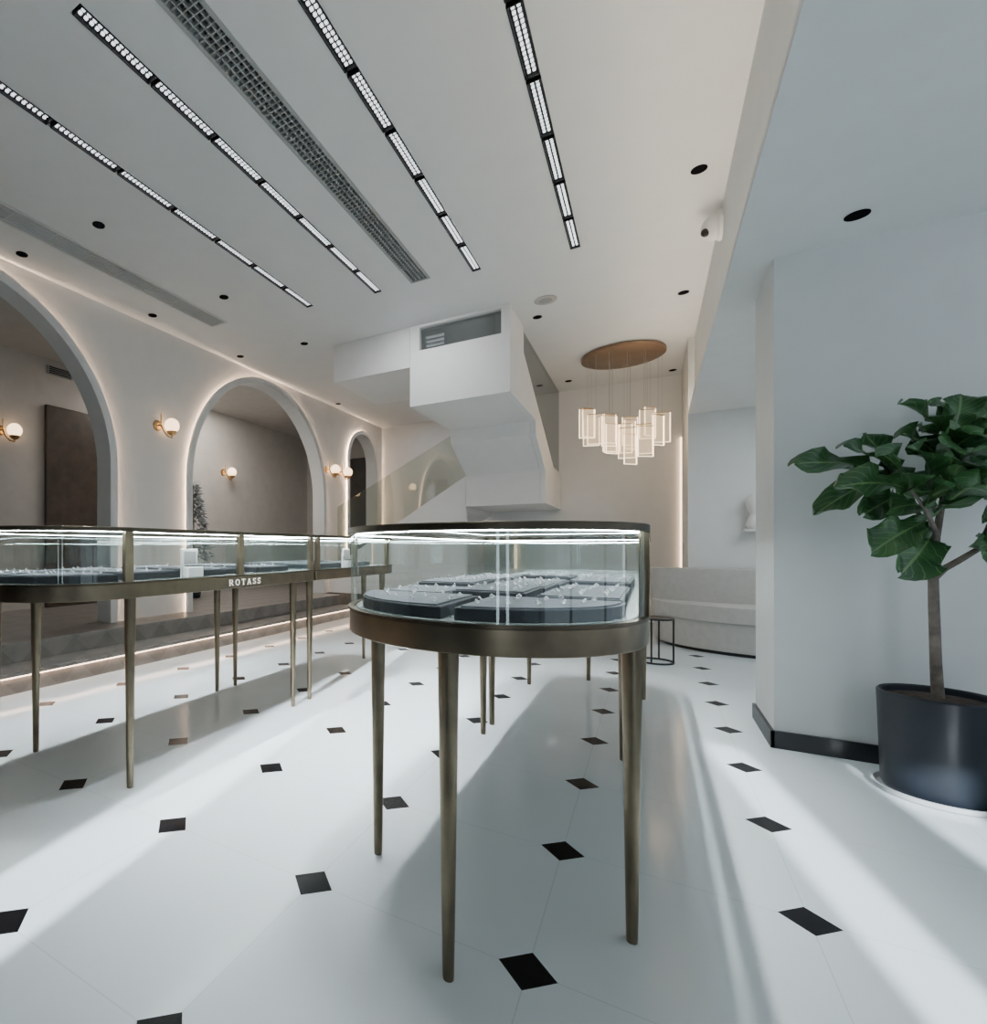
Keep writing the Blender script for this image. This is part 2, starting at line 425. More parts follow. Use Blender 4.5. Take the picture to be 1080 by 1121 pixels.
b = NB(); prism(b, [(-2.093, 1.97), (-2.093, 0), (-3.58, 0), (-3.58, 1.06)], 7.05, 7.13, 'y')
prism(b, [(-3.58, 1.06), (-3.58, .31), (-4.24, .31), (-4.24, .66)], 7.05, 7.13, 'y'); obj('stringer', b, 'stair', st)
pr = []; x, z = -4.2, .31
pr.append((x, z))
while z < 1.6:
    z += .16; pr.append((x, z)); x += .25; pr.append((x, z))
pr.append((-2.1, z)); pr.append((-2.1, z - .25)); pr.append((-4.0, .31))
b = NB(); prism(b, pr, 7.135, 8.38, 'y'); obj('lower_flight', b, 'stair', st)
b = NB(); prism(b, [(-2.093, 1.97), (-2.093, 2.63), (-2.2, 2.60), (-4.1, 1.64), (-4.1, .74)], 7.08, 7.095, 'y'); obj('glass_balustrade', b, 'glass_b', st)

# ------------------------------------------------------------------ glass islands
RR = .39
def outline(xc, yt, ye, inset=0, n=32):
    s = 1 if ye > yt else -1
    yc = yt + s * RR; r = RR - inset
    pts = [(xc - r, ye - s * inset)]
    pts += [(xc - r * math.cos(PI * i / n), yc - s * r * math.sin(PI * i / n)) for i in range(n + 1)]
    pts.append((xc + r, ye - s * inset))
    return pts
# serif capitals: strokes as (points, width), unit height
def arcp(cx, cy, rx, ry, a0, a1, n=14): return [(cx + rx * math.cos(math.radians(a0 + (a1 - a0) * i / n)), cy + ry * math.sin(math.radians(a0 + (a1 - a0) * i / n))) for i in range(n + 1)]
BK, TH, SF = .12, .06, .05
GLY = {
    'R': (.92, [([(.17, 0), (.17, 1)], BK), ([(.02, .025), (.34, .025)], SF), ([(.02, .975), (.30, .975)], SF), ([(.2, .96), (.44, .96)] + arcp(.44, .725, .27, .235, 90, -90) + [(.2, .49)], .075), ([(.44, .49), (.80, .02)], BK), ([(.72, .025), (.94, .025)], SF)]),
    'O': (.90, [(arcp(.45, .5, .38, .45, 0, 360, 28), .095)]),
    'T': (.80, [([(.40, 0), (.40, 1)], BK), ([(.02, .965), (.78, .965)], .065), ([(.05, .98), (.05, .78)], SF), ([(.75, .98), (.75, .78)], SF), ([(.22, .025), (.58, .025)], SF)]),
    'A': (.88, [([(.12, .0), (.44, 1)], TH), ([(.44, 1), (.76, .0)], BK), ([(.23, .33), (.64, .33)], SF), ([(.0, .025), (.26, .025)], SF), ([(.62, .025), (.90, .025)], SF)]),
    'S': (.66, [([(.56, .80)] + arcp(.32, .74, .23, .21, 35, 270) + arcp(.32, .27, .25, .23, 90, -145) + [(.08, .22)], .09), ([(.575, .98), (.575, .76)], .045), ([(.065, .02), (.065, .24)], .045)]),
}
GAP, WIDE = .40, 1.2
def lettering(txt, hgt, place, parent):
    tot = sum(GLY[c][0] + GAP for c in txt) - GAP; off = -tot / 2; b = NB()
    for c in txt:
        wd, strokes = GLY[c]
        for pts_, w in strokes:
            P = [Vector((p[0] + off, p[1] - .5)) for p in pts_]; A = []; B = []
            for i, p in enumerate(P):
                d = (P[min(i + 1, len(P) - 1)] - P[max(i - 1, 0)]).normalized(); nrm = Vector((-d.y, d.x)) * w / 2
                A.append(p + nrm); B.append(p - nrm)
            rows = [[b.verts.new((place[0] + dx, place[1] + q.x * hgt * WIDE, place[2] + q.y * hgt)) for q in L_] for L_ in (A, B) for dx in (0, .0012)]
            for r0, r1 in ((0, 1), (1, 3), (3, 2), (2, 0)):
                for i in range(len(P) - 1): b.faces.new((rows[r0][i], rows[r0][i + 1], rows[r1][i + 1], rows[r1][i]))
        off += wd + GAP
    return obj('lettering', b, 'letters', parent)
def make_case(label, xc, yt, ye, dz, text=None):
    s = 1 if ye > yt else -1; yc = yt + s * RR
    zb, zt, zg0, zg1 = .766 + dz, .8265 + dz, 1.040 + dz, 1.058 + dz
    t = thing('display_case', label, 'display case', (xc, (yt + ye) / 2, 0), 'glass jewellery islands')
    b = NB(); prism(b, outline(xc, yt, ye), zb, zt); band = obj('base_band', b, 'bronze', t, smooth=30, bevel=.004)
    b = NB(); prism(b, outline(xc, yt, ye, .02), zt, zt + .008); obj('deck', b, 'deck', t)
    b = NB(); ringprism(b, outline(xc, yt, ye, -.004), outline(xc, yt, ye, .014), zt, zt + .008); obj('lower_rim', b, 'bronzed', t, smooth=30)
    b = NB(); wallstrip(b, outline(xc, yt, ye, .004), zt + .008, zg0, True); obj('glass_side', b, 'glass', t, smooth=30)
    b = NB(); p = [b.verts.new((q[0], q[1], zg1 - .003)) for q in outline(xc, yt, ye, .03)]; b.faces.new(p); obj('glass_top', b, 'glass', t)
    b = NB(); ringprism(b, outline(xc, yt, ye, -.004), outline(xc, yt, ye, .024), zg0, zg1); obj('top_rim', b, 'rim', t, smooth=30, bevel=.003)
    b = NB(); ringprism(b, outline(xc, yt, ye, .017), outline(xc, yt, ye, .022), zg0 - .0018, zg0); obj('light_strip', b, 'case_led', t)
    for y in (yc, (yc + ye) / 2, ye - s * .025):
        b = NB(); box(b, xc + RR - .02, xc + RR + .002, y - .02, y + .02, zt, zg0); obj('post', b, 'bronze', t)
    for (x, y) in ((xc, yt + s * .055), (xc - RR + .035, yc + s * .03), (xc + RR - .035, yc + s * .03), (xc - RR + .028, ye - s * .08), (xc + RR - .105, ye - s * .08)):
        b = NB(); tube(b, [(x, y, 0), (x, y, .012), (x, y, zb)], [.0125, .0135, .0245], 20); obj('leg', b, 'bronze', t, smooth=40)
    if text:
        lettering(text, .031, (xc + RR + .001, (yc + ye) / 2 + .03, (zb + zt) / 2), band)
    return t

MX, MT, ME = -.395, 1.14, 2.95
LX, LT, LE, LZ = -2.185, 1.01, 2.80, .027
make_case('large round-fronted glass jewellery case on bronze legs in the middle foreground', MX, MT, ME, 0)
make_case('glass jewellery case standing directly behind the large foreground case', MX, 4.52, 2.97, 0)
make_case('glass jewellery case at the left edge with rounded end facing the viewer', LX, LT, LE, LZ, 'ROTASS')
make_case('glass jewellery case joined to the far end of the left-hand case', LX, 4.30, 2.83, LZ)

# ---- trays and jewellery: small low rings in rows
def ring_mesh():
    b = NB(); tl = math.radians(50)
    ring = [(.0055 * math.cos(a), .0055 * math.sin(a)) for a in [2 * PI * k / 14 for k in range(14)]]
    tube(b, [(u, v * math.cos(tl), .0047 + v * math.sin(tl) * .8) for u, v in ring], .0017, 6, closed=True)
    bmesh.ops.create_icosphere(b, subdivisions=2, radius=.0030, matrix=Matrix.Translation((0, .0038, .0090)))
    return b
ring0 = None
def put_ring(x, y, z, label, group):
    global ring0
    if ring0 is None:
        ring0 = obj('ring', ring_mesh(), 'silver', smooth=40); r = ring0
    else:
        r = ring0.copy(); COL.objects.link(r)
    r.location = Vector((x + random.uniform(-.003, .003), y + random.uniform(-.003, .003), z)) * S; r.rotation_euler = (0, 0, random.uniform(2.0, 4.2)); tag(r, label, 'ring', group)
def tray(pts, z, where, group, spots, h=.030):
    cx = sum(p[0] for p in pts) / len(pts); cy = sum(p[1] for p in pts) / len(pts)
    t = thing('jewellery_tray', 'charcoal ' + where, 'tray', (cx, cy, z), group)
    b = NB(); prism(b, pts, z, z + h); obj('tray_base', b, 'tray', t, bevel=.003)
    b = NB(); prism(b, [(cx + (p[0] - cx) * .93, cy + (p[1] - cy) * .93) for p in pts], z + h, z + h + .004); obj('pad', b, 'pad', t)
    for x, y in spots:
        put_ring(x, y, z + h + .004, 'tiny silver ring on the ' + where, 'rings on ' + group)
def quarter(xc, yc, sgn, r, s=1):
    g = .016
    pts = [(xc + sgn * g, yc - s * .02)]
    for k in range(13):
        a = PI / 2 * k / 12
        pts.append((xc + sgn * (g + (r - g) * math.sin(a)), yc - s * (.02 + (r - .02) * math.cos(a))))
    sp = [(xc + sgn * rr * math.sin(a), yc - s * rr * math.cos(a)) for rr, al in ((.285, (.18, .42, .66, .90, 1.14, 1.38)), (.205, (.2, .6, 1.0, 1.35)), (.12, (.35, 1.0))) for a in al]
    return pts, sp
DZ = .8345
for sgn, w in ((-1, 'left'), (1, 'right')):
    p, sp = quarter(MX, MT + RR, sgn, .345)
    tray(p, DZ, 'rounded %s tip tray of the foreground case' % w, 'trays in the foreground case', sp)
for r in range(4):
    for c in range(3):
        x0 = MX - .345 + c * .236; y0 = MT + RR + .03 + r * .325
        p = [(x0, y0), (x0 + .208, y0), (x0 + .208, y0 + .285), (x0, y0 + .285)]
        sp = [(x0 + dx, y0 + dy) for dx in (.04, .104, .168) for dy in (.055, .142, .23)]
        tray(p, DZ, '%s-row %s rectangular tray of the foreground case' % (('front', 'second', 'third', 'back')[r], ('left', 'centre', 'right')[c]), 'trays in the foreground case', sp, (.026, .038, .032)[(r + c) % 3])
for sgn, w in ((-1, 'left'), (1, 'right')):
    p, sp = quarter(LX, LT + RR, sgn, .345)
    tray(p, DZ + LZ, 'rounded %s end tray of the left-hand case' % w, 'trays in the left-hand cases', sp)
for r in range(3):
    for c in range(2):
        x0 = LX - .33 + c * .34; y0 = LT + RR + .05 + r * .44
        p = [(x0, y0), (x0 + .3, y0), (x0 + .3, y0 + .30), (x0, y0 + .30)]
        sp = [(x0 + dx, y0 + dy) for dx in (.06, .15, .24) for dy in (.07, .15, .23)]
        tray(p, DZ + LZ, '%s rectangular tray on the %s side of left-hand case' % (('near', 'middle', 'far')[r], ('arch', 'aisle')[c]), 'trays in the left-hand cases', sp)
for r in range(2):
    for c in range(2):
        x0 = LX - .33 + c * .34; y0 = 2.93 + r * .46
        p = [(x0, y0), (x0 + .3, y0), (x0 + .3, y0 + .36), (x0, y0 + .36)]
        sp = [(x0 + dx, y0 + dy) for dx in (.08, .22) for dy in (.1, .26)]
        tray(p, DZ + LZ, '%s tray on the %s side of farther left-hand case' % (('near', 'far')[r], ('arch', 'aisle')[c]), 'trays in the left-hand cases', sp)
for (y, lab) in ((LT + RR + .40, 'small open white ring box in the left-hand case near its corner post'), (3.34, 'small open white ring box in the farther left-hand case')):
    x = LX + .345; z = DZ + LZ
    t = thing('ring_box', lab, 'ring box', (x, y, z))
    b = NB(); box(b, x - .02, x + .02, y - .05, y + .05, z, z + .05); obj('box_base', b, 'whitebox', t, bevel=.004)
    b = NB(); box(b, x - .033, x - .021, y - .052, y + .052, z + .0, z + .135); obj('lid', b, 'whitebox', t, bevel=.003)
    b = NB(); box(b, x - .0208, x - .0195, y - .038, y + .038, z + .062, z + .122); obj('lid_lining', b, 'greyplastic', t)
    b = NB(); box(b, x - .015, x + .015, y - .04, y + .04, z + .05, z + .056); obj('cushion', b, 'tray', t)

# ------------------------------------------------------------------ ceiling fittings
def make_linear(loc, label):
    x, y, z = loc; h = MLEN
    t = thing('linear_downlight', label, 'ceiling light', loc, 'recessed linear ceiling lights')
    b = NB()
    y0, y1 = y - h / 2, y + h / 2
    W = .034
    ringprism(b, [(x - W, y0), (x + W, y0), (x + W, y1), (x - W, y1)], [(x - .028, y0 + .006), (x + .028, y0 + .006), (x + .028, y1 - .006), (x - .028, y1 - .006)], z - .004, z + .07); obj('frame', b, 'black', t)
    b = NB(); box(b, x - W, x + W, y0, y1, z + .07, z + .09); obj('housing', b, 'black', t)
    b = NB(); n = 14; st_ = (h - .02) / n
    for k in range(n):
        for sx in (-1, 1):
            yy = y0 + .01 + (k + .5) * st_; xx = x + sx * .0118
            box(b, xx - .0065, xx + .0065, yy - st_ * .24, yy + st_ * .24, z + .008, z + .016)
    obj('lamp_cells', b, 'led', t)
    b = NB(); box(b, x - .028, x + .028, y0 + .006, y1 - .006, z + .016, z + .026); obj('louvre', b, 'black', t)
    return t
ORD = ['first', 'second', 'third', 'fourth', 'fifth', 'sixth', 'seventh']
RN = ['rightmost ceiling row', 'second ceiling row from the right', 'third ceiling row from the right', 'leftmost ceiling row']
base = None
for r, (x, ye, SP) in enumerate(TR):
    for k in range(NM):
        loc = (x, ye - SP * (k + .5), CE); lab = '%s black recessed light from the far end of the %s' % (ORD[k], RN[r])
        if base is None: base = make_linear(loc, lab)
        else: dup(base, loc, lab)

def vent(v, lab, gm, bm_, nl, step, tk=.0035):
    x0, x1, y0, y1 = v; xm = (x0 + x1) / 2
    t = thing('air_vent', lab, 'air vent', (xm, (y0 + y1) / 2, CE))
    b = NB(); ringprism(b, [(x0 - .015, y0 - .015), (x1 + .015, y0 - .015), (x1 + .015, y1 + .015), (x0 - .015, y1 + .015)],
                        [(x0 + .006, y0 + .006), (x1 - .006, y0 + .006), (x1 - .006, y1 - .006), (x0 + .006, y1 - .006)], CE - .005, CE - .0005); obj('frame', b, gm, t)
    b = NB()
    for k in range(1, nl):
        x = x0 + (x1 - x0) * k / nl; box(b, x - .0028, x + .0028, y0, y1, CE, CE + .02)
    y = y0 + step
    while y < y1:
        box(b, x0, x1, y - tk, y + tk, CE + .001, CE + .018); y += step
    obj('grille', b, gm, t)
    b = NB(); box(b, x0, x1, y0, y1, CE + .06, CE + .08); obj('backing', b, bm_, t)
vent(V1, 'long grey grid air vent between the two middle rows of ceiling lights', 'grille', 'ventback', 4, .034, .003)
vent(V2, 'long white slatted air vent in the ceiling beside the arches', 'wgrille', 'grille', 7, .3)

def make_down(p, lab):
    t = thing('downlight', lab, 'downlight', p, 'small black downlights')
    b = NB(); lathe(b, [(.034, -.001), (.042, -.001), (.042, -.005), (.034, -.005)], p, 24); obj('trim_ring', b, 'blackmatt', t)
    b = NB(); lathe(b, [(.034, -.004), (.02, -.002), (.001, -.0015)], p, 24); obj('lamp', b, 'dark', t)
    return t
dl = None
for px, py, z, lab in ((765, 185, CE, 'black downlight nearest the viewer beside the dropped right ceiling'),
                       (748, 320, CE, 'black downlight to the right of the round speaker near the dropped ceiling'),
                       (736, 405, CE, 'black downlight beside the copper chandelier disc near the far wall'),
                       (588, 347, CE, 'black downlight just behind the round ceiling speaker'),
                       (622, 417, CE, 'black downlight between the stair glass and the chandelier disc'),
                       (108, 246, CE, 'black downlight between the leftmost light row and the white vent'),
                       (245, 325, CE, 'black downlight near the far end of the white vent toward the light rows'),
                       (333, 376, CE, 'black downlight in front of the boxed ceiling part of the staircase'),
                       (24, 278, CE, 'black downlight above the near arch at the left edge'),
                       (167, 345, CE, 'black downlight above the wall lamp between the two large arches'),
                       (263, 390, CE, 'black downlight above the top of the second large arch'),
                       (370, 442, CE, 'black downlight above the small far arch'),
                       (938, 235, SO, 'black downlight in the dropped ceiling above the potted fig')):
    p = onz(px, py, z)
    dl = make_down(p, lab) if dl is None else (dup(dl, p, lab), dl)[1]
p = onz(597, 328, CE)
t = thing('ceiling_speaker', 'round grey ceiling speaker in front of the stairs', 'speaker', p)
b = NB(); lathe(b, [(.085, -.001), (.095, -.001), (.095, -.008), (.085, -.01)], p, 32); obj('rim', b, 'greyplastic', t)
b = NB(); lathe(b, [(.085, -.002), (.085, -.009), (.001, -.012)], p, 32); obj('speaker_mesh', b, 'speaker', t)
p = onx(790, 246, .40)
t = thing('security_camera', 'white dome security camera mounted high on the dropped ceiling edge', 'camera', p)
b = NB(); lathe(b, [(.095, 0), (.095, -.018), (.085, -.028), (.05, -.03)], p, 28, 'x'); obj('housing', b, 'plastic', t, smooth=40)
b = NB(); sphere(b, p + Vector((-.035, -.0, -.004)), .082); obj('dome', b, 'plastic', t, smooth=60)
b = NB(); sphere(b, p + Vector((-.090, -.034, -.040)), .028); obj('lens', b, 'black', t, smooth=60)

# ------------------------------------------------------------------ wall lamps
def make_sconce(p, lab):
    p = Vector(p)
    t = thing('wall_lamp', lab, 'wall lamp', p, 'brass globe wall lamps')
    b = NB(); lathe(b, [(.055, .001), (.055, .012), (.045, .018), (.001, .018)], p, 24, 'x'); obj('wall_plate', b, 'brass', t, smooth=40)
    b = NB()
    tube(b, [p + Vector((.015, 0, 0)), p + Vector((.06, 0, -.0)), p + Vector((.085, .01, -.06)), p + Vector((.1, .05, -.11)), p + Vector((.11, .1, -.12)), p + Vector((.11, .1, -.085))], .010, 10)
    tube(b, [p + Vector((.06, 0, -.02)), p + Vector((.06, 0, .12))], .007, 8)
    obj('arm', b, 'brass', t, smooth=60)
    b = NB(); lathe(b, [(.012, -.1), (.045, -.08), (.055, -.055), (.05, -.055)], p + Vector((.11, .1, 0)), 20); obj('cup', b, 'brass', t, smooth=40)
    b = NB(); sphere(b, p + Vector((.11, .1, .005)), .076, 24, 16); obj('globe', b, 'globe', t, smooth=60)
    return t
sc = None
for x, px, py, lab in ((LW, 172, 466, 'brass globe wall lamp between the two large arches'),
                       (LW, 357, 514, 'brass globe wall lamp just past the right side of the second arch'),
                       (LW, 371, 517, 'brass globe wall lamp just left of the small far arch'),
                       (BW, 0, 471, 'brass globe wall lamp inside the near arch at the left edge'),
                       (BW, 244, 517, 'brass globe wall lamp on the back wall inside the second arch')):
    p = onx(px, py, x)
    sc = make_sconce(p, lab) if sc is None else (dup(sc, p, lab), sc)[1]
b = NB(); p = onx(65, 408, BW)
t = thing('air_vent', 'small dark air vent high on the wall inside the near arch', 'air vent', p)
box(b, BW + .001, BW + .02, p.y - .16, p.y + .16, p.z - .05, p.z + .05); obj('frame', b, 'grille', t)
b = NB()
for k in range(4): box(b, BW + .02, BW + .024, p.y - .14, p.y + .14, p.z - .04 + k * .022, p.z - .028 + k * .022)
obj('slats', b, 'dark', t)

# small tree in the room behind the second arch
c = Vector((-5.45, 5.33, PLT))
t = thing('small_tree', 'small blue-grey decorated tree standing just inside the second arch', 'tree', c)
b = NB(); lathe(b, [(.1, 0), (.13, .2), (.11, .2)], c, 20); obj('pot', b, 'pot', t)
b = NB(); tube(b, [c + Vector((0, 0, .15)), c + Vector((0, 0, 1.6))], [.03, .008], 8); obj('trunk', b, 'bark', t)
b = NB()
for k in range(650):
    h = random.random() ** .8; rad = .27 * (1 - h) + .05; a = random.uniform(0, 2 * PI); rr = rad * random.uniform(.4, 1)
    p = c + Vector((rr * math.cos(a), rr * math.sin(a), .35 + 1.28 * h)); d = Vector((math.cos(a), math.sin(a), random.uniform(-.7, .3))).normalized()
    s_ = d.orthogonal().normalized() * .018
    b.faces.new([b.verts.new(q) for q in (p - s_, p + d * .09, p + s_)])
obj('foliage', b, 'treeleaf', t)

# ------------------------------------------------------------------ chandelier
pc = onz(681, 387, CE)
t = thing('chandelier', 'chandelier of lit glass plates hanging from a copper disc', 'chandelier', pc)
b = NB(); lathe(b, [(.40, -.001), (.43, -.012), (.43, -.045), (.40, -.055), (.001, -.055)], pc, 48); obj('ceiling_disc', b, 'copper', t, smooth=40)
Rv = Vector((cs, sn, 0)); Fv = Vector((-sn, cs, 0))
wires = NB(); K = 6.15 / 574
PLATES = [(645, 447, .04), (654, 443, .18), (662, 451, .28), (671, 452, .06), (679, 459, .20), (687, 458, .30), (696, 458, .10), (704, 451, .24), (713, 447, .06), (722, 442, .16),
          (648, 456, -.10), (657, 460, -.20), (667, 466, -.08), (675, 473, -.22), (684, 478, -.12), (692, 472, -.26), (701, 466, -.08), (709, 459, -.20), (719, 454, -.10), (684, 464, .0)]
for i, (px, py, dn) in enumerate(PLATES):
    q = pc + Rv * ((px - 682) * K) + Fv * dn; q.z = 1 + (600 - py) * K
    Rm = Matrix.Translation(q) @ Matrix.Rotation(YAW + .35 * math.sin(i * 2.3), 4, 'Z')
    b = NB(); box(b, -.084, .084, -.007, .007, -.34, -.004); b.transform(Rm); pl = obj('glass_plate', b, 'plate', t)
    b = NB()
    for sx in (-1, 1): box(b, sx * .0865 - .0025, sx * .0865 + .0025, -.007, .007, -.345, -.004)
    box(b, -.084, .084, -.007, .007, -.345, -.340); b.transform(Rm); obj('lit_edge', b, 'edge', pl)
    b = NB(); box(b, -.088, .088, -.008, .008, -.004, .004); b.transform(Rm); obj('plate_cap', b, 'brass', pl)
    tube(wires, [q + Vector((0, 0, .004)), Vector((q.x, q.y, CE - .05))], .0014, 5)
obj('suspension_wires', wires, 'steel', t)

# ------------------------------------------------------------------ sofa, side table, wall ornament
t = thing('sofa', 'curved pale grey upholstered sofa beyond the white pillar', 'sofa', (1.0, 6.6, 0))
def half(a, b_, xc, yb, n=28): return [(xc - a * math.cos(PI * i / n), yb - b_ * math.sin(PI * i / n)) for i in range(n + 1)]
b = NB(); prism(b, half(.92, .76, 1.0, 6.88), 0, .03); obj('plinth', b, 'black', t)
b = NB(); prism(b, half(.97, .82, 1.0, 6.93), .03, .30); obj('base', b, 'sofa', t, smooth=50, bevel=.06, seg=5)
b = NB(); prism(b, half(.99, .85, 1.0, 6.93), .302, .45); obj('seat', b, 'sofa', t, smooth=50, bevel=.07, seg=6)
b = NB(); prism(b, half(1.0, .36, 1.0, 6.95), .43, .79); obj('backrest', b, 'sofa', t, smooth=50, bevel=.09, seg=6)

p = onz(717, 727, 0) + Vector((.0, .1, 0)); x, y = p.x, p.y
t = thing('side_table', 'small round black metal side table in front of the sofa', 'side table', (x, y, 0))
circ = lambda r, z: [(x + r * math.cos(2 * PI * k / 28), y + r * math.sin(2 * PI * k / 28), z) for k in range(28)]
b = NB(); tube(b, circ(.135, .385), .0085, 8, closed=True); obj('top_frame', b, 'black', t, smooth=60)
b = NB(); lathe(b, [(.13, .380), (.13, .390), (.001, .390)], (x, y, 0), 28); obj('tabletop', b, 'darkbrown', t)
b = NB(); tube(b, circ(.135, .0085), .0085, 8, closed=True); obj('base_frame', b, 'black', t, smooth=60)
for k in range(4):
    a = YAW + PI / 4 + k * PI / 2; lx, ly = x + .135 * math.cos(a), y + .135 * math.sin(a)
    b = NB(); tube(b, [(lx, ly, .0085), (lx, ly, .385)], .0075, 8); obj('leg', b, 'black', t, smooth=60)
d = ray(826, 560); p = EYE + d * (6.9 / d.y)
t = thing('wall_ornament', 'white rounded ornament on the wall above the sofa at the pillar edge', 'ornament', (p.x, 6.999, p.z))
b = NB(); box(b, p.x - .09, p.x + .09, 6.83, 6.999, p.z - .2, p.z - .18); obj('ledge', b, 'plastic', t)
b = NB(); lathe(b, [(.05, -.18), (.075, -.13), (.05, -.06), (.035, -.02), (.06, .02), (.075, .08), (.055, .16), (.001, .2)], (p.x, 6.91, p.z), 24); obj('body', b, 'plastic', t, smooth=60)

# ------------------------------------------------------------------ potted fig
pc = Vector((.975, 3.148, 0)); D = pc.dot(Vector((-sn, cs, 0)))
b = NB(); lathe(b, [(.165, 0), (.182, .004), (.189, .025), (.182, .025), (.172, .01), (.001, .01)], pc, 40)
tag(obj('saucer', b, 'saucer', loc=pc, smooth=40), 'pale round saucer under the black plant pot', 'saucer')
t = thing('potted_fig', 'fiddle-leaf fig tree in a matt black pot by the white wall', 'potted plant', pc + Vector((0, 0, .011)))
b = NB(); lathe(b, [(.150, .011), (.160, .03), (.170, .36), (.172, .405), (.166, .412), (.158, .405), (.156, .375), (.001, .375)], pc, 48); obj('pot', b, 'pot', t, smooth=35)
b = NB(); lathe(b, [(.156, .372), (.156, .385), (.08, .393), (.001, .396)], pc, 32); obj('soil', b, 'soil', t, smooth=60)
TB = lambda pts: [atd(px, py, D + d) for px, py, d in pts]
b = NB()
tr = TB([(1025, 772, 0), (1024, 725, 0), (1022, 665, 0), (1021, 628, 0), (1024, 590, -.02), (1030, 555, 0), (1038, 515, .02), (1042, 470, .0)])
tr[0] = pc + Vector((0, 0, .385))
BR2 = TB([(1021, 634, 0), (1034, 622, -.06), (1052, 612, -.10), (1072, 600, -.12), (1084, 572, -.12), (1092, 535, -.1)])
BR3 = TB([(1024, 594, -.02), (1008, 566, .03), (990, 542, .06), (970, 524, .08)])
BR4 = TB([(1022, 612, 0), (1024, 582, -.12), (1012, 556, -.18), (996, 535, -.2)])
tube(b, tr, [.019, .017, .016, .015, .012, .010, .008, .005], 12)
tube(b, BR2, [.013, .012, .011, .010, .008, .004], 10)
tube(b, BR3, [.010, .008, .006, .004], 10)
tube(b, BR4, [.010, .008, .006, .004], 10)
obj('trunk', b, 'bark', t, smooth=60)
PW = [(0, .05), (.06, .24), (.13, .46), (.22, .60), (.32, .66), (.42, .73), (.53, .86), (.64, .97), (.75, 1), (.84, .96), (.91, .82), (.96, .60), (.99, .34), (1, .10)]
def leaf(bm, lay, B_, T_, w, nrm, bend):
    ax = T_ - B_; L_ = ax.length; sd = ax.cross(nrm).normalized(); up = sd.cross(ax).normalized()
    rows = []
    ph = random.uniform(0, 6); cup = random.uniform(.2, .5)
    for tt, pw in PW:
        c0 = B_ + ax * tt + up * (bend * L_ * (math.sin(PI * tt) - .4 * max(0, tt - .5)))
        row = []
        for j in range(-4, 5):
            s_ = j / 4
            wave = 1 + .06 * math.sin(ph * 2 + tt * 17 + (2 if j > 0 else 0)) * abs(s_)
            v = bm.verts.new(c0 + sd * (w * pw * s_ * wave) + up * (abs(s_) ** 1.4 * w * pw * cup + .026 * abs(s_) * math.sin(ph + tt * 14 + j * .6)))
            v[lay] = (s_ * .5 + .5, tt, 0, 1)
            row.append(v)
        rows.append(row)
    for a, c_ in zip(rows, rows[1:]):
        for j in range(8): bm.faces.new((a[j], a[j + 1], c_[j + 1], c_[j]))
b = NB(); lay = b.verts.layers.float_color.new('leafuv')
LV = [  # base px, py, depth; tip px, py, depth; half width; how far the face turns to the viewer
    # top cluster
    (1040, 486, 0, 986, 441, -.05, .060, .9), (1042, 480, 0, 1074, 440, .05, .072, .7), (1042, 482, 0, 1110, 462, -.05, .075, .9),
    (1040, 490, .02, 1002, 466, .08, .062, .6), (1042, 476, .0, 1030, 438, .1, .06, 1.0), (1042, 492, -.04, 1078, 476, -.2, .078, .9),
    (1042, 474, .0, 1052, 432, .0, .055, .9), (1038, 500, .02, 986, 476, .0, .060, .8),
    # left cluster
    (972, 524, .08, 870, 506, .04, .058, 1.0), (985, 536, .06, 924, 486, .0, .058, .8), (978, 530, .08, 945, 474, .1, .055, .9),
    (972, 524, .08, 892, 562, .08, .052, 1.1), (996, 536, -.2, 914, 532, -.16, .062, 1.0), (992, 540, .06, 946, 562, .0, .058, 1.0),
    (976, 526, .08, 912, 512, .14, .050, .7),
    # middle
    (1000, 545, -.15, 968, 498, -.25, .080, 1.0), (1012, 556, -.18, 1000, 486, -.25, .088, 1.2), (1030, 550, 0, 1040, 492, -.18, .092, 1.2),
    (1034, 530, 0, 1008, 482, .1, .080, .9), (1038, 515, .02, 1062, 494, -.22, .088, 1.1), (1030, 556, 0, 1068, 530, -.22, .088, 1.1),
    (1014, 570, -.1, 954, 604, -.1, .068, 1.2), (1020, 584, -.05, 986, 628, -.13, .075, 1.3), (1010, 566, .02, 975, 556, -.1, .066, 1.2),
    (1012, 560, .02, 990, 520, .05, .075, 1.0), (1032, 545, .06, 1056, 512, .15, .08, .9),
    # right cluster
    (1090, 545, -.1, 1074, 490, -.1, .08, .9), (1090, 540, -.1, 1125, 500, -.2, .08, .9), (1086, 566, -.12, 1132, 560, -.2, .08, .9),
    (1084, 570, -.12, 1060, 532, -.26, .08, 1.1), (1082, 582, -.12, 1094, 616, -.2, .072, 1.2), (1080, 588, -.12, 1112, 592, -.2, .07, 1.1),
    (1050, 520, .05, 1098, 486, .12, .08, .8), (1040, 500, .06, 1064, 456, .2, .072, .7), (1060, 545, .08, 1092, 525, .15, .08, .9),
    (1088, 555, -.08, 1098, 520, .0, .075, .9), (1050, 505, .0, 1088, 462, .0, .07, .9), (1046, 490, .0, 1096, 442, .0, .07, .9),
]
for bx, by, bd, tx, ty, td, w, f in LV:
    B_ = atd(bx, by, D + bd); T_ = atd(tx, ty, D + td)
    nrm = (Vector((0, 0, 1)) * random.uniform(.6, 1) - Fv * f * random.uniform(.6, 1.0) + Rv * random.uniform(-.4, .4)).normalized()
    leaf(b, lay, B_, T_, w * 1.03, nrm, random.uniform(.04, .14))
for v in b.verts:
    if v.co.y > 3.45: v.co.y = 3.45
obj('foliage', b, 'leaf', t, smooth=60)

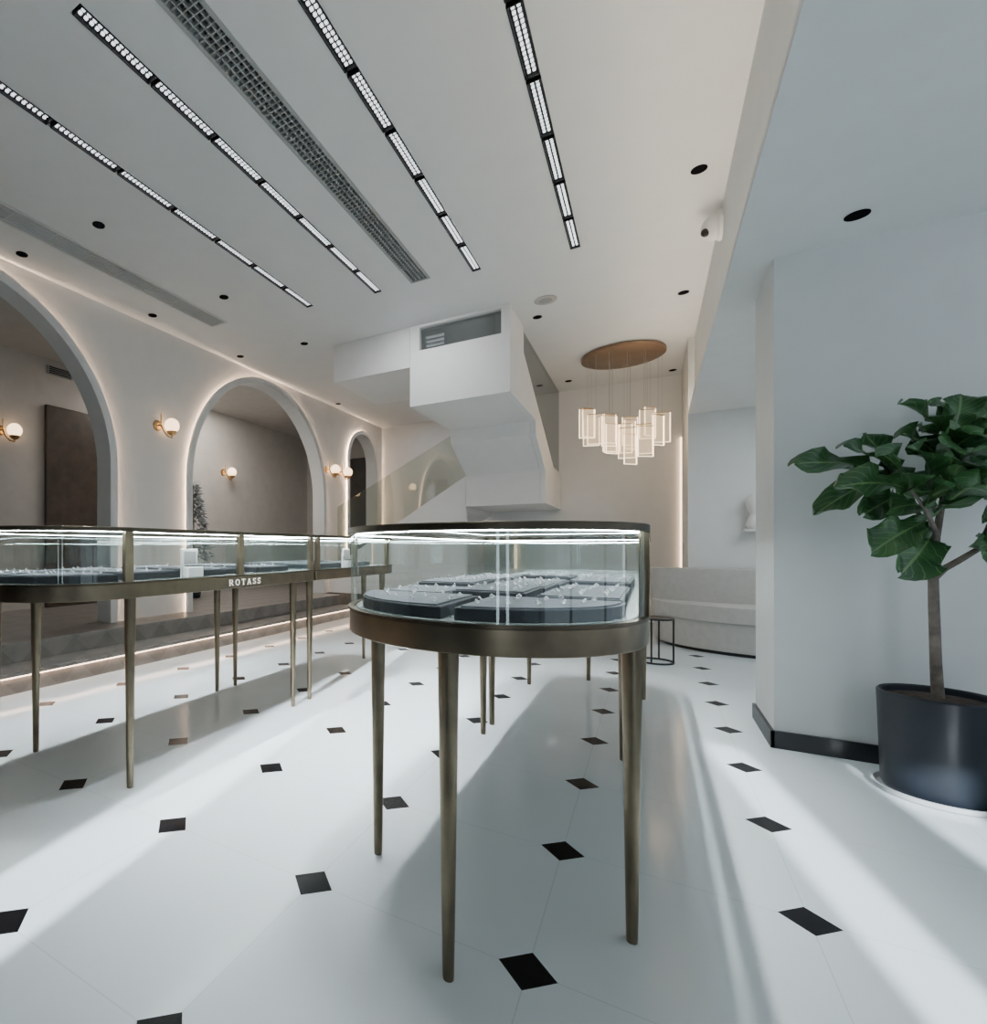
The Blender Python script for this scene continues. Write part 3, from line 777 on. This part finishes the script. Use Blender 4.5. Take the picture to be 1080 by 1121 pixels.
# ------------------------------------------------------------------ lamps, world, camera
def area(name, loc, rot, sx, sy_, e, col, spread=PI):
    l = bpy.data.lights.new(name, 'AREA'); l.shape = 'RECTANGLE'; l.size = sx * S; l.size_y = sy_ * S; l.energy = e; l.color = col; l.spread = spread
    o = bpy.data.objects.new(name, l); COL.objects.link(o); o.location = Vector(loc) * S; o.rotation_euler = rot
for (x, ye, SP), e in zip(TR, (40, 28, 36, 30)):
    area('row_lamp', (x, ye - NM * SP / 2, CE - .006), (0, 0, 0), .06, NM * SP, e, (.92, .97, 1), math.radians(50))
area('daylight_front', (1.2, Y0 - .15, 1.3), (PI / 2, 0, 0), 3.0, 2.3, 82, (.80, .91, 1), math.radians(120))
area('daylight_side', (2.75, 1.2, 1.35), (PI / 2, 0, PI / 2), 4, 2.0, 22, (.78, .90, 1))
area('lounge_fill', (1.9, 5.4, SO - .02), (0, 0, 0), 1.6, 1.6, 36, (.88, .96, 1))  # added overhead fill that brightens the lounge
area('arch_room_fill', (-5.2, 5.5, CE - .06), (0, 0, 0), .8, 1.6, 60, (1, .92, .83))  # added soft fill to lighten the room behind the second arch
area('stairwell_fill', (-1.6, 6.8, CE + 1.55), (0, 0, 0), .5, 1.2, 8, (.95, .97, 1))  # added light above the stairs that makes the glass panel paler
area('stair_foot_lamp', (-3.3, 8.2, CE - .02), (0, 0, 0), .5, .5, 5, (.95, .98, 1))
area('stair_front_lamp', (-1.9, 4.45, CE - .02), (math.radians(25), 0, 0), .5, .3, 12, (.97, .99, 1), math.radians(150))
sl = bpy.data.lights.new('sun', 'SUN'); sl.energy = 15.0; sl.angle = math.radians(.7); sl.color = (.90, .96, 1)
so = bpy.data.objects.new('sun', sl); COL.objects.link(so)
so.rotation_euler = Vector((-.16, 1, -.42)).to_track_quat('-Z', 'Y').to_euler()
w = bpy.data.worlds.new('World'); bpy.context.scene.world = w; w.use_nodes = True
bg = w.node_tree.nodes['Background']; bg.inputs['Color'].default_value = (.70, .83, 1, 1); bg.inputs['Strength'].default_value = .25
cam = bpy.data.cameras.new('camera'); co = bpy.data.objects.new('camera', cam); COL.objects.link(co)
co.location = EYE * S; co.rotation_euler = (PI / 2, 0, YAW)
cam.sensor_width = 36; cam.lens = 574 / 1121 * 36; cam.clip_start = .02
cam.shift_x = (540 - CX) / 1121; cam.shift_y = (HY - 560.5) / 1121
bpy.context.scene.camera = co
